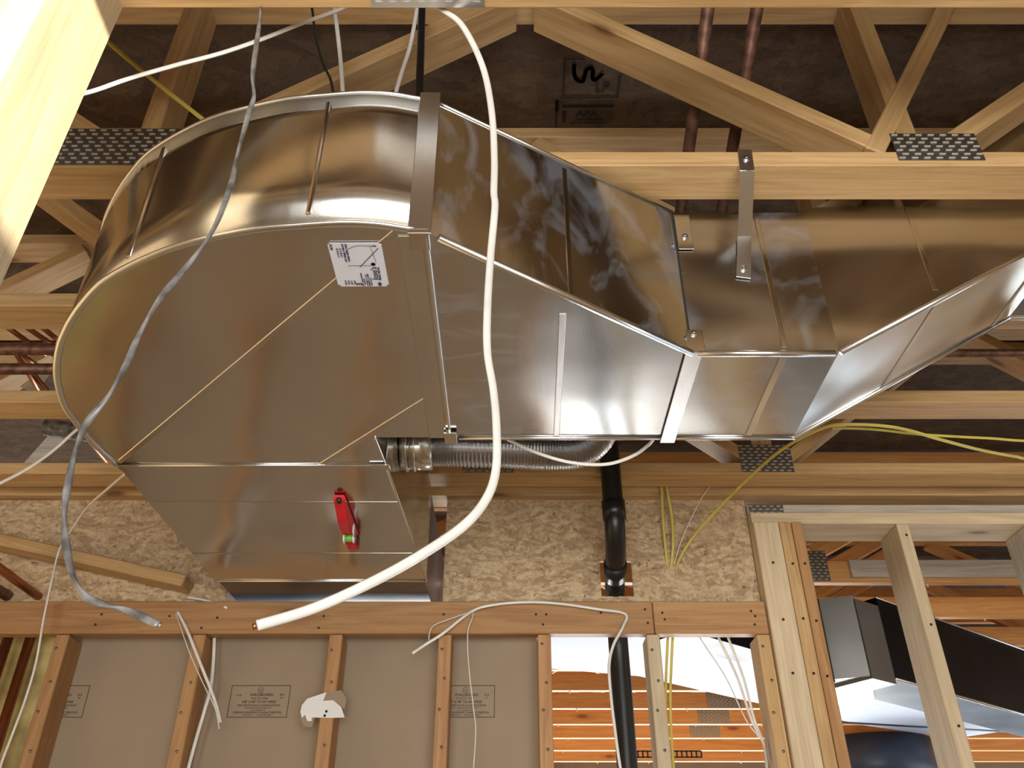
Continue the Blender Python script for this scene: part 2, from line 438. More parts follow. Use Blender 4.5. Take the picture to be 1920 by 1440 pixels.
# plate on the nearest truss seen from below: wraps its lower edge
bm = bmesh.new(); bm_box(bm, (0, 0, 0), (0.175, 0.06, 0.0016))
for i in range(8):
    for j in range(4): bm_box(bm, (-0.075 + i * 0.0215, -0.022 + j * 0.0145, -0.0014), (0.011, 0.0035, 0.0022))
pa = at_z(802, 2, H)
link_mesh('nail_plate', bm, TRIMM, Matrix.Translation((pa.x, 0.757, H - 0.001 + CZ)), t0)
t1 = truss(Y0 + SPC, 'floor truss crossing right above the duct hanger strap, inverted V webs', foot=0.76,
      plates=[(-0.90, -0.615, H, H + 0.10), (0.723, 0.885, H + 0.012, H + 0.086)], group='floor trusses overhead')
board('web', (0.685, Y0 + SPC + 0.02, H + 0.042), (0.985, Y0 + SPC + 0.02, TOPB - 0.003), 0.04, 0.038, PINE, parent=t1)
truss(1.522, 'floor truss passing just behind the level duct run, mostly hidden', foot=0.76, group='floor trusses overhead',
      plates=[(0.70, 0.90, H, H + 0.09)])
truss(1.926, 'floor truss in front of the yellow cable arc at right', foot=0.93, group='floor trusses overhead')
truss(2.330, 'floor truss with a toothed plate crossed by the yellow cable', foot=0.79, group='floor trusses overhead',
      plates=[(0.70, 0.86, H + 0.004, H + 0.10), (-0.15, 0.005, H + 0.002, H + 0.035)])
truss(2.477, 'last floor truss lying directly on the strand board wall top', webs=False, group='floor trusses overhead', top=True)

# ------------------------------------------------------------------ near post at the top left, sunlit
pe1 = at_y(238, 0, 0.79); pe0 = at_y(0, 545, 0.79); pd = (pe1 - pe0) / (pe1.z - pe0.z)
off = Vector((-0.095, -0.07, 0))
post = board('timber_post', pe0 - pd * (pe0.z + CZ) + off, pe1 + pd * 0.5 + off, 0.14, 0.19, PALE, up=Vector((1, 0, 0)))
tag(post, 'sunlit near timber post crossing the top left corner', 'post')

# ------------------------------------------------------------------ framed wall
YW = 2.47
HB, HT = 0.784, 0.880
h1 = board('header_board', (-3.1, YW + 0.019, (HB + HT) / 2), (0.412, YW + 0.019, (HB + HT) / 2), HT - HB, 0.038, FIR, up=Vector((0, 1, 0)))
tag(h1, 'long reddish header board over the studs, left piece', 'header board')
h2 = board('header_board', (0.414, YW + 0.019, (HB + HT) / 2), (0.744, YW + 0.019, (HB + HT) / 2), HT - HB, 0.038, FIR, up=Vector((0, 1, 0)))
tag(h2, 'short header board piece butting against the built-up post', 'header board')
for x, z in ((-1.2, .84), (-1.21, .81), (-1.0, .835), (-.86, .83), (-.9, .80), (-.55, .835), (-.56, .80), (-.2, .84), (.26, .845), (.07, .84), (.09, .81), (.1, .84), (.39, .855), (.395, .815)): nail((x, YW, z), h1, 0.0035, INK)
for x, z in ((.44, .845), (.445, .825), (.70, .85), (.71, .835), (.705, .81)): nail((x, YW, z), h2, 0.0035, INK)
stud_info = [(-1.315, 'wall stud farthest left, beside the yellow insulation', FIR, 1.0),
             (-0.921, 'wall stud second from left, cable running down its side', FIR, 1.0),
             (-0.527, 'wall stud with torn white gypsum paper on its edge', FIR, 1.0),
             (-0.212, 'wall stud fourth from left, covering half a printed stamp', FIR, 1.0),
             (0.074, 'wall stud at the right end of the brown gypsum sheets', FIR, 1.0),
             (0.388, 'wall stud between the black pipe and the yellow cables', PALE, 1.0),
             (0.706, 'wall stud tight against the left of the built-up post', PINE, 1.0)]
for x, lab, m, _ in stud_info:
    s = board('wall_stud', (x + 0.019, YW + 0.045, -CZ), (x + 0.019, YW + 0.045, HB - 0.002), 0.089, 0.038, m, up=Vector((1, 0, 0)))
    tag(s, lab, 'wall stud', 'studs under the header')
    for q in range(5): nail((x + 0.012 + 0.01 * (q % 2), YW, HB - 0.05 - 0.09 * q + 0.02 * random.random()), s, 0.004, PLATEM)
# built-up post: three boards side by side
for x0, x1, m, lab in ((0.747, 0.824, PALE, 'wide pale board of the built-up post, left face'),
                       (0.8255, 0.862, PINE, 'middle narrow board of the built-up post'),
                       (0.864, 0.897, FIR, 'right narrow reddish board of the built-up post')):
    s = board('post_board', ((x0 + x1) / 2, YW + 0.055, -CZ), ((x0 + x1) / 2, YW + 0.055, 1.128), 0.14, x1 - x0, m, up=Vector((1, 0, 0)))
    tag(s, lab, 'post board', 'boards of the built-up post')
    for q in range(3): nail(((x0 + x1) / 2, YW - 0.0155, 1.0 - 0.16 * q - 0.03 * random.random()), s, 0.004, INK)
for x, lab in ((1.195, 'pale stud standing alone right of the built-up post'), (1.60, 'pale stud cut off by the right edge of the photo')):
    s = board('wall_stud', (x + 0.019, YW + 0.07, -CZ), (x + 0.019, YW + 0.07, 1.1285), 0.14, 0.038, GREYW if x > 1.5 else PALE, up=Vector((1, 0, 0)))
    tag(s, lab, 'wall stud', 'wide studs at right')
    for q in range(3): nail((x + 0.022, YW, 1.09 - 0.28 * q), s, 0.004, INK)
a = board('top_plate', (0.747, YW + 0.07, 1.148), (3.3, YW + 0.07, 1.148), 0.14, 0.038, PALE)
tag(a, 'lower top plate over the pale studs, grey underside', 'top plate')
b_ = board('top_plate', (0.747, YW + 0.082, 1.186), (3.3, YW + 0.082, 1.186), 0.12, 0.037, GREYW)
tag(b_, 'upper top plate in shade between plate and last truss', 'top plate')
nail_plate(0.75, 0.86, 1.170, 1.203, YW + 0.0215, b_)
# strand board band above the header
def panel(name, rects, y0, y1, mat):
    bm = bmesh.new()
    for (xa, xb, za, zb) in rects: bm_box(bm, ((xa + xb) / 2, (y0 + y1) / 2, (za + zb) / 2), (xb - xa, y1 - y0, zb - za))
    return link_mesh(name, bm, mat, Matrix.Translation(UP))
ha = at_y(1124, 1052, 2.51); hb = at_y(1189, 1118, 2.51)
o = panel('sheathing_panel', [(-0.208, ha.x, 0.80, 1.228), (hb.x, 0.745, 0.80, 1.228), (ha.x, hb.x, ha.z, 1.228), (ha.x, hb.x, 0.80, hb.z)], 2.51, 2.523, OSB)
tag(o, 'tan strand board panel with a square hole for the black pipe', 'sheathing panel')
o = panel('sheathing_panel', [(-3.1, -0.862, 0.80, 1.228)], 2.51, 2.523, OSB)
tag(o, 'strand board panel left of the duct, behind the sloping brace', 'sheathing panel')
# brown gypsum sheets behind the studs
YD = YW + 0.0915
def stamp(px0, px1, pz, par, clip=None):
    """the sheet's printed fire rating box; x centre, z centre in room units"""
    bm = bmesh.new(); w, h = 0.19, 0.094
    for q in ((-w / 2, -h / 2, w / 2, -h / 2), (-w / 2, h / 2, w / 2, h / 2), (-w / 2, -h / 2, -w / 2, h / 2), (w / 2, -h / 2, w / 2, h / 2)): line_bm(bm, *q, 0.0018)
    ring_bm(bm, 0.0, 0.033, 0.0085, 0.001)
    text_bm(bm, 'UL', 0.008, 0.0, 0.033)
    text_bm(bm, 'WALLBOARD', 0.0115, 0.005, 0.019, 0.01, 1.1)
    text_bm(bm, 'R-38', 0.008, -0.068, 0.018); text_bm(bm, 'R-4', 0.009, 0.070, 0.019, 0.01); text_bm(bm, 'MET', 0.005, 0.070, 0.010)
    text_bm(bm, 'ISSUE NO. 0-0081', 0.0075, 0, 0.0085)
    text_bm(bm, '5/8" X 48" TO 54" WIDE', 0.0105, 0, -0.002, 0.012)
    text_bm(bm, 'FIRE RESISTANCE CLASSIFICATION', 0.0088, 0, -0.0125, 0.004)
    text_bm(bm, 'SEE UL FIRE RESISTANCE DIRECTORY', 0.0052, 0, -0.020)
    text_bm(bm, 'AND CLASSED AS TO', 0.0052, 0, -0.0265)
    text_bm(bm, 'SURFACE BURNING CHARACTERISTICS', 0.0088, 0, -0.0335, 0.008)
    text_bm(bm, 'FLAME SPREAD 15     SMOKE DEVELOPED 0', 0.0052, 0, -0.041)
    if clip is not None: bmesh.ops.bisect_plane(bm, geom=list(bm.verts) + list(bm.edges) + list(bm.faces), plane_co=(clip, 0, 0), plane_no=(-1, 0, 0), clear_outer=True)
    bmesh.ops.scale(bm, vec=(0.89, 0.93, 1), verts=bm.verts)
    link_mesh('printed_stamp', bm, INK, frame_matrix(Vector((px0, YD - 0.0008, pz)), (1, 0, 0), (0, 0, 1)), par)
sheets = [(-1.355, -0.9, 'brown gypsum sheet between the first and second studs, stamp half hidden'),
          (-0.899, -0.51, 'brown gypsum sheet with a fully visible printed stamp'),
          (-0.509, -0.20, 'brown gypsum sheet without print, right of the torn paper'),
          (-0.199, 0.075, 'brown gypsum sheet with half a stamp, at the right end')]
zc_ = at_y(486, 1315, YD)
for i, (xa, xb, lab) in enumerate(sheets):
    o = box('gypsum_sheet', xa, xb, YD, YD + 0.015, -CZ, HT + 0.0, PAPER); tag(o, lab, 'gypsum sheet', 'gypsum sheets behind the studs')
    if i == 0: stamp(at_y(106, 1315, YD).x, 0, zc_.z, o, -0.03)
    if i == 1: stamp(zc_.x, 0, zc_.z, o)
    if i == 3: stamp(at_y(872, 1312, YD).x, 0, zc_.z, o)
# torn paper on the third stud
tp = [(576, 1310), (612, 1298), (606, 1314), (625, 1313), (640, 1326), (646, 1345), (620, 1346), (585, 1345), (584, 1352), (576, 1352), (572, 1340), (566, 1346), (563, 1335), (566, 1322)]
bm = bmesh.new()
o = poly_prism('torn_paper', [at_y(x, y, YW - 0.004) for x, y in tp], (0, 0.003, 0), WHITEP)
tag(o, 'torn white gypsum scrap stuck on the third stud', 'scrap')
bmx = [(606, 1299), (640, 1294), (650, 1312), (646, 1330), (626, 1314), (607, 1314)]
poly_prism('paper_backing', [at_y(x, y, YW - 0.001) for x, y in bmx], (0, 0.001, 0), PAPER, o)['label'] = 'brown paper backing'
bmx = [(566, 1340), (590, 1346), (585, 1363), (572, 1363), (563, 1350)]
poly_prism('paper_backing', [at_y(x, y, YW - 0.002) for x, y in bmx], (0, 0.001, 0), PAPER, o)['label'] = 'brown paper backing'
for q in ((612, 1334), (609, 1342)): nail(at_y(q[0], q[1], YW - 0.004), o, 0.0035, INKD)
# insulation and pipes at the far left
o = poly_prism('insulation_batt', [(-3.1, 2.62, -CZ), (-1.34, 2.62, -CZ), (-1.34, 2.62, 0.78), (-1.42, 2.62, 1.1), (-1.6, 2.62, 1.15), (-3.1, 2.62, 1.12)], (0, 0.08, 0), INSUL, bev=0.012)
tag(o, 'yellow insulation batt behind the copper risers, far left', 'insulation')
for px, lab in ((56, 'copper riser pipe nearest the first stud'), (14, 'copper riser pipe at the left photo edge')):
    p = at_y(px, 1200, 2.54)
    tag(tube('copper_pipe', [(p.x, 2.54, -CZ), (p.x, 2.54, 0.95)], 0.0145, COPPER), lab, 'copper pipe', 'copper pipes')
p1 = at_y(-60, 1022, 2.2); p2 = at_y(74, 1120, 2.515)
tag(tube('copper_pipe', [p1, p2], 0.0125, COPPER), 'orange copper pipe slanting into the left strand board', 'copper pipe', 'copper pipes')
p1 = at_y(-60, 1075, 2.25); p2 = at_y(16, 1118, 2.515)
tag(tube('copper_pipe', [p1, p2], 0.016, COPPERO), 'dark copper pipe stub under the slanting orange one', 'copper pipe', 'copper pipes')
# sloping brace
a = at_y(-120, 990, 2.455); b = at_y(352, 1096, 2.465)
o = board('wood_brace', a, b, 0.075, 0.036, PINE, bev=0.004); tag(o, 'loose sloping wooden brace in front of the left strand board', 'brace')

# ------------------------------------------------------------------ THE DUCT
duct = empty('sheet_metal_duct', Vector((-0.13, 1.2, DB + CZ)))
tag(duct, 'large shiny galvanized air duct with round elbow hanging under the trusses', 'air duct')
FAR = 1.518; NEARA = 1.222; TL = 1.176; TR = 1.222
def at(px, py): return at_z(px, py, DB)
# elbow
op = [(745, 426), (700, 420), (640, 418), (560, 423), (480, 430), (390, 447), (330, 462), (280, 481), (230, 505), (190, 530), (160, 561), (137, 592), (121, 622), (111, 650), (106, 690), (110, 725), (122, 762), (145, 795), (178, 834), (218, 871)]
outer = [at(*q) for q in op]
XJ = -0.128
plan = [Vector((XJ, 0.922, DB))] + outer + [Vector((-0.272, outer[-1].y, DB)), Vector((-0.276, FAR, DB)), Vector((XJ, FAR, DB))]
sm = catmull([Vector((p.x, p.y, DB)) for p in plan[:len(outer) + 1]], 3)
plan2 = sm + plan[len(outer) + 1:]
elbow = poly_prism('elbow_section', plan2, (0, 0, TL - DB), GALV, duct)
ed = elbow.data
bm = bmesh.new(); bm.from_mesh(ed)
zc0 = elbow.matrix_basis.translation
ws = parent_world(duct) @ elbow.matrix_basis
for zz in (DB + 0.09, TL - 0.05):
    bmesh.ops.bisect_plane(bm, geom=list(bm.verts) + list(bm.edges) + list(bm.faces), plane_co=(0, 0, zz + CZ - ws.translation.z), plane_no=(0, 0, 1))
bm.to_mesh(ed); bm.free()
for f in ed.polygons:
    if abs(f.normal.z) < 0.5: f.use_smooth = True
YE = outer[-1].y
def seam(name, pts, r=0.004, par=duct, mat=TRIMM, rz=None):
    return tube(name, pts, r, mat, ry=rz or r, parent=par, seg=8, sm=0)
seam('elbow_lower_seam', [p + Vector((0, 0, -0.001)) for p in sm], 0.004, rz=0.0065)
seam('elbow_upper_seam', [Vector((p.x, p.y, TL)) for p in sm], 0.004)
def bead(a, b, w=0.012, h=0.0032, up=Vector((0, 0, 1)), par=duct, mat=GALV):
    return board('stiffening_bead', a, b, w, h, mat, up=up, parent=par, bev=0.001)
bead(at(745, 432), at(222, 868)); bead(at(816, 737), at(600, 872))
def side_bead(px, y_top, y_bot, w=0.010):
    pass
# beads on the curved near side
def curve_y(px, py):
    """point of the outer wall seen at a pixel"""
    r = ray(px, py); best = None
    for i in range(len(sm) - 1):
        a, b = sm[i], sm[i + 1]; d = b - a
        den = r.x * d.y - r.y * d.x
        if abs(den) < 1e-9: continue
        t = (a.x * d.y - a.y * d.x) / den; s = (a.x * r.y - a.y * r.x) / -den if False else ((r * t).x - a.x) / d.x if abs(d.x) > abs(d.y) else ((r * t).y - a.y) / d.y
        if t > 0 and -0.001 <= s <= 1.001 and (best is None or t < best[0]): best = (t, r * t)
    return best[1] if best else None
for px, py in ((595, 310), (275, 380)):
    q = curve_y(px, py)
    if q: board('stiffening_bead', (q.x, q.y - 0.0, DB + 0.02), (q.x, q.y - 0.0, TL - 0.02), 0.008, 0.008, GALV, up=Vector((1, 0.4, 0)), parent=duct)
# tapered section
xr = 0.315
bot = [Vector((XJ, 0.922, DB)), Vector((xr, NEARA, DB)), Vector((xr, FAR, DB)), Vector((XJ, FAR, DB))]
top = [Vector((XJ, 0.922, TL)), Vector((xr, NEARA, TR)), Vector((xr, FAR, TR)), Vector((XJ, FAR, TL))]
hexa('tapered_section', bot, top, GALVS, duct)
seam('taper_lower_seam', [bot[0] + Vector((.02, .01, -.003)), bot[1] + Vector((0, 0, -.003))], 0.006)
seam('taper_upper_seam', [top[0], top[1]], 0.004)
seam('taper_rear_seam', [bot[3] + Vector((.02, 0, -.002)), bot[2] + Vector((0, 0, -.002))], 0.004)
q1 = at(1055, 588); q2 = at(1043, 820)
bead(q1, q2, 0.012, 0.004, mat=TRIMM)
def near_taper(px, py):
    a = bot[0]; d = (bot[1] - bot[0]); n = Vector((d.y, -d.x, 0)); r = ray(px, py); return r * (a.dot(n) / r.dot(n))
dn = (bot[1] - bot[0]); dn = Vector((dn.y, -dn.x, 0)).normalized()
board('stiffening_bead', near_taper(1058, 316), near_taper(1070, 556), 0.010, 0.003, GALV, up=dn, parent=duct, bev=0.001)
# level section and rising section
xc = 0.572
hexa('level_section', [Vector((xr, NEARA, DB)), Vector((xc, NEARA, DB)), Vector((xc, FAR, DB)), Vector((xr, FAR, DB))],
     [Vector((xr, NEARA, TR)), Vector((xc, NEARA, TR)), Vector((xc, FAR, TR)), Vector((xr, FAR, TR))], GALVS, duct)
xe, ze = 1.11, 1.193
hexa('rising_section', [Vector((xc, NEARA, DB)), Vector((xe, NEARA, ze)), Vector((xe, FAR, ze)), Vector((xc, FAR, DB))],
     [Vector((xc, NEARA, TR)), Vector((xe, NEARA, 1.53)), Vector((xe, FAR, 1.53)), Vector((xc, FAR, TR))], GALV, duct)
box('upper_section', xe + 0.001, 2.3, NEARA, FAR, ze, 1.53, GALV, duct)
seam('level_lower_seam', [(xr + .01, NEARA, DB - .003), (xc - .008, NEARA, DB - .003)], 0.006)
seam('level_rear_seam', [(xr + .01, FAR, DB - .002), (xc, FAR, DB - .002)], 0.004)
seam('rise_lower_seam', [(xc + .003, NEARA, DB), (xe, NEARA, ze - .002)], 0.006)
seam('rise_rear_seam', [(xc, FAR, DB - .002), (xe, FAR, ze - .002)], 0.0045)
seam('upper_rear_seam', [(xe, FAR, ze - .002), (2.3, FAR, ze - .002)], 0.0045)
board('stiffening_bead', (0.478, NEARA, DB + 0.01), (0.478, NEARA, TR - .01), 0.010, 0.003, GALV, up=Vector((0, 1, 0)), parent=duct, bev=0.001)
board('stiffening_bead', (0.779, NEARA, DB + 0.14), (0.779, NEARA, TR + .06), 0.010, 0.003, GALV, up=Vector((0, 1, 0)), parent=duct, bev=0.001)
bead((0.478, NEARA + .01, DB), (0.478, FAR - .01, DB), 0.014, 0.004, mat=GALV)
nrm = Vector((-(ze - DB), 0, xe - xc)).normalized()
for xx in (0.78, 1.06):
    zz = DB + (xx - xc) * (ze - DB) / (xe - xc)
    board('stiffening_bead', (xx, NEARA + .008, zz), (xx, FAR - .008, zz), 0.010, 0.004, GALV, up=nrm, parent=duct, bev=0.001)
# outlet section towards the wall
hexa('outlet_section', [Vector((-0.848, YE + .002, DB)), Vector((-0.27, YE + .002, DB)), Vector((-0.240, 2.312, DB)), Vector((-0.832, 2.312, DB))],
     [Vector((-0.848, YE + .002, TL)), Vector((-0.27, YE + .002, TL)), Vector((-0.240, 2.312, TL)), Vector((-0.832, 2.312, TL))], GALV, duct)
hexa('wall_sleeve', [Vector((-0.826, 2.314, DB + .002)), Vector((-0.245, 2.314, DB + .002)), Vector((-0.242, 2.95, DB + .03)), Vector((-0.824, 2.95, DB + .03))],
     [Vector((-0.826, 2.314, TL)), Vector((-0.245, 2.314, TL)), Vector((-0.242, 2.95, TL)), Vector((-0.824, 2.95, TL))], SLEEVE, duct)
seam('outlet_front_seam', [(-0.852, YE, DB - .002), (-0.268, YE, DB - .002)], 0.003)
seam('outlet_side_seam', [(-0.27, YE, DB - .001), (-0.240, 2.312, DB - .001)], 0.003)
seam('outlet_back_seam', [(-0.832, 2.313, DB - .002), (-0.240, 2.313, DB - .002)], 0.003)
for yy in (at(450, 942).y, at(450, 1038).y): bead((-0.838, yy, DB), (-0.26, yy, DB), 0.007, 0.003)
# drive cleats
def plate(name, a, b, w, t, up, mat=TRIMM): return board(name, a, b, w, t, mat, up=Vector(up), parent=duct, bev=0.0008)
cl = dn * 0.003
ja = Vector((XJ - 0.006, 0.914, DB - 0.012)); jb = Vector((XJ - 0.006, 0.914, TL + 0.012))
plate('drive_cleat', ja, jb, 0.034, 0.003, (0, 1, 0))
plate('drive_cleat', (XJ - 0.008, 0.912, DB - 0.0035), (XJ - 0.008, 0.957, DB - 0.0035), 0.030, 0.003, (0, 0, 1), GALV)
plate('slip_joint', (XJ + 0.003, 0.93, DB - 0.003), (XJ + 0.003, FAR, DB - 0.003), 0.005, 0.004, (0, 0, 1))
plate('slip_joint', (XJ - 0.022, 0.93, DB - 0.001), (XJ - 0.022, FAR, DB - 0.001), 0.036, 0.002, (0, 0, 1), GALV)
plate('cleat_tab', (XJ + 0.004, FAR - 0.03, DB - 0.007), (XJ + 0.004, FAR + 0.012, DB - 0.007), 0.026, 0.004, (0, 0, 1), GALV)
plate('drive_cleat', (xr + 0.002, NEARA - 0.006, DB - 0.005), (xr + 0.002, FAR + 0.012, DB - 0.005), 0.030, 0.003, (0, 0, 1))
plate('cleat_tab', (xr + 0.006, NEARA - 0.004, DB - 0.005), (xr + 0.006, NEARA - 0.004, DB + 0.045), 0.032, 0.003, (0, 1, 0), GALV)
plate('cleat_tab', (xr + 0.016, NEARA - 0.004, TR - 0.10), (xr + 0.016, NEARA - 0.004, TR - 0.01), 0.030, 0.003, (0, 1, 0), GALV)
plate('joint_gap', (xr - 0.001, NEARA - 0.001, DB + 0.01), (xr - 0.001, NEARA - 0.001, TR), 0.004, 0.003, (0, 1, 0), BLACKW)
plate('cleat_tab', (-0.846, YE + 0.006, DB - 0.004), (-0.806, YE + 0.006, DB - 0.004), 0.022, 0.003, (0, 0, 1), GALV)
plate('cleat_tab', (-0.305, YE + 0.004, DB - 0.004), (-0.262, YE + 0.004, DB - 0.004), 0.02, 0.003, (0, 0, 1), GALV)
plate('inner_corner_edge', (-0.278, FAR, DB - .002), (-0.27, YE, DB - .002), 0.004, 0.004, (0, 0, 1))
def screw(p, n, par=duct):
    p = Vector(p); n = Vector(n)
    o = tube('screw', [p, p + n * 0.002], 0.0065, TRIMM, parent=par, seg=12, sm=0)
    tube('screw', [p + n * 0.002, p + n * 0.006], 0.004, PLATEM, parent=par, seg=6, sm=0)
screw((xr + 0.006, NEARA - 0.0055, DB + 0.036), (0, -1, 0)); screw((xr + 0.016, NEARA - 0.0055, TR - 0.07), (0, -1, 0))
# round starting collar on the side of the outlet
fc = at_y(812, 838, 1.79)
tube('starting_collar', [(-0.262, 1.79, fc.z), (fc.x + 0.0, 1.79, fc.z)], 0.056, GALV, parent=duct, seg=28, sm=0)
for q in (0.012, 0.03): tube('collar_bead', [(-0.262 + q, 1.79, fc.z), (-0.262 + q + 0.005, 1.79, fc.z)], 0.060, GALV, parent=duct, seg=28, sm=0)
# sticker
k = [at(614, 452), at(714, 455), at(731, 536), at(634, 534)]
zs = DB - 0.0024
o_ = (k[0] + k[1] + k[2] + k[3]) / 4; o_.z = zs
ex = ((k[0] - k[3]) + (k[1] - k[2])).normalized(); ey = ((k[0] - k[1]) + (k[3] - k[2])).normalized(); ey = (ey - ex * ey.dot(ex)).normalized()
sw = ((k[0] - k[3]).length + (k[1] - k[2]).length) / 2; shh = ((k[0] - k[1]).length + (k[3] - k[2]).length) / 2
MS = frame_matrix(o_, ex, ey)
bm = bmesh.new(); vs = bm_box(bm, (0, 0, -0.0005), (sw, shh, 0.0008))
bmesh.ops.bevel(bm, geom=[e for e in bm.edges if abs((e.verts[0].co - e.verts[1].co).z) > 1e-5], offset=0.004, segments=3, affect='EDGES')
stk = link_mesh('shop_sticker', bm, LABELW, MS, duct); stk['label'] = 'white paper shop sticker'
bm = bmesh.new()
W2, H2 = sw / 2, shh / 2
text_bm(bm, "Jose's", 0.0135, -0.018, -0.0215, 0.015); text_bm(bm, 'SHEET METAL', 0.0048, -0.018, -0.0285, 0.015)
text_bm(bm, '3', 0.0125, -W2 + 0.006, 0.0055, 0.04)
for dx, w in ((0.0, 0.004), (0.003, 0.0065), (0.006, 0.0035)): bm_box(bm, (-W2 + 0.003 + dx, -0.026, 0), (0.003, w, 0.0004))
for i, (w, y) in enumerate(((0.026, 0.0000), (0.018, -0.0032), (0.024, -0.0070), (0.026, -0.0102), (0.018, -0.0135))):
    text_bm(bm, ('DUCT SHAPE RADIUS', 'GAUGE 26', 'CONNECT 1: SLIP', 'CONNECT 2: DRIVE', 'SEAM: PITTS')[i], 0.0034, -W2 + 0.003 + w / 2, y)
for i, t in enumerate(('JOB 14', 'DATE', 'QTY 1', 'PIECE')): text_bm(bm, t, 0.0038, -W2 + 0.010, 0.0265 - i * 0.0048, 0.01)
for i, t in enumerate(('1.1 24 X 12', '1.2 24 X 12', 'LEFT HAND THROAT', 'CHEEK RIGHT TURN')): text_bm(bm, t, 0.0042, W2 - 0.021, H2 - 0.0125 - i * 0.0048, 0.015)
text_bm(bm, 'AC-2', 0.0055, W2 - 0.0085, H2 - 0.0045, 0.04)
ring_bm(bm, 0.018, -0.008, 0.026, 0.0005, 14, 0, math.pi / 2)
for q in ((.044, -.008, .043, -.029, .0005), (.0435, -.027, .043, -.031, .002), (.042, -.023, .007, -.027, .0005), (0, .017, 0, -.019, .0005), (-.003, -.001, .038, -.034, .0011)): line_bm(bm, *q)
ring_bm(bm, 0.003, -0.022, 0.0016, 0.0032, 6)
link_mesh('sticker_print', bm, INKB, MS @ Matrix.Translation((0, 0, 0.0003)), stk)

# hanger strap from the truss to the duct
hs_ = empty('hanger_strap', Vector((0.41, 1.12, H + CZ))); tag(hs_, 'bent bright metal hanger strap screwed to the truss and duct', 'hanger strap')
def strap(px_pts, w):
    pts = px_pts; bm = bmesh.new(); t = 0.0022; c = pts[1]
    for i in range(len(pts) - 1):
        a, b = pts[i], pts[i + 1]; d = (b - a); L = d.length; d.normalize(); X = Vector((1, 0, 0)); X = (X - d * X.dot(d)).normalized(); Nn = X.cross(d)
        M = Matrix(((X.x, d.x, Nn.x, 0), (X.y, d.y, Nn.y, 0), (X.z, d.z, Nn.z, 0), (0, 0, 0, 1)))
        bm_box(bm, (a + b) / 2 - c, (w, L + 0.001, t), M)
    return link_mesh('strap', bm, TRIMM, Matrix.Translation(c + UP), hs_)
yt = Y0 + SPC - 0.002
s1 = at_y(1396, 281, yt); s2 = at_y(1401, 320, yt); s3 = at_y(1396, 443, NEARA - 0.008); s4 = at_y(1394, 520, NEARA - 0.004)
strap([s1, s2, s3, s4], 0.0265)
screw(at_y(1399, 298, yt - .001), (0, -1, 0), hs_); screw(at_y(1394, 504, NEARA - .006), (0, -1, 0), hs_)

# flexible foil duct
fl = [(-0.215, 1.79, fc.z), (-0.14, 1.79, fc.z), (-0.02, 1.79, fc.z - .004), (0.08, 1.79, fc.z - .010), (0.155, 1.79, fc.z - .004), (0.205, 1.785, fc.z + .04), (0.22, 1.775, fc.z + .12), (0.222, 1.77, fc.z + .5)]
o = tube('flexible_duct', fl, 0.046, FOIL, seg=44, sm=26, rfun=lambda i: 1.0 + 0.05 * ((i % 2) * 2 - 1), smooth=False)
tag(o, 'ribbed foil flexible duct running from the elbow to the black pipe', 'flexible duct')

# red magnetic level under the outlet
lv = empty('red_level', at(650, 975) + UP); tag(lv, 'small red magnetic spirit level stuck under the duct outlet', 'spirit level')
la = at(648, 925); lb = at(655, 1006)
ln = lb.y - la.y; X0 = 0.013
prof = [(0, 0), (0.03, -0.010), (0.35, -0.034), (0.55, -0.036), (0.62, -0.028), (0.78, -0.028), (0.84, -0.036), (1.0, -0.034), (1.04, -0.02), (1.0, 0)]
xm = (la.x + lb.x) / 2
poly_prism('level_body', [Vector((xm - X0, la.y + t * ln, DB - 0.003 + z)) for t, z in prof], (2 * X0, 0, 0), RED, lv, bev=0.002)
yy = la.y + 0.70 * ln
tube('vial', [(xm - X0 + .001, yy, DB - .036), (xm + X0 - .001, yy, DB - .036)], 0.0095, GREEN, parent=lv, seg=16, sm=0)
for q in (-X0, X0 - .003): tube('vial_ring', [(xm + q, yy, DB - .036), (xm + q + .003, yy, DB - .036)], 0.0125, LABELW, parent=lv, seg=16, sm=0)
tube('side_badge', [(xm + X0, la.y + .62 * ln, DB - .024), (xm + X0 + .001, la.y + .62 * ln, DB - .024)], 0.016, LABELW, parent=lv, seg=20, sm=0)
tube('magnet', [(xm + X0, la.y + .88 * ln, DB - .022), (xm + X0 + .002, la.y + .88 * ln, DB - .022)], 0.014, BLACKP, parent=lv, seg=20, sm=0)
tube('tip_magnet', [(xm, la.y + .05 * ln, DB - .016), (xm, la.y + .01 * ln, DB - .012)], 0.006, BLACKP, parent=lv, seg=12, sm=0)

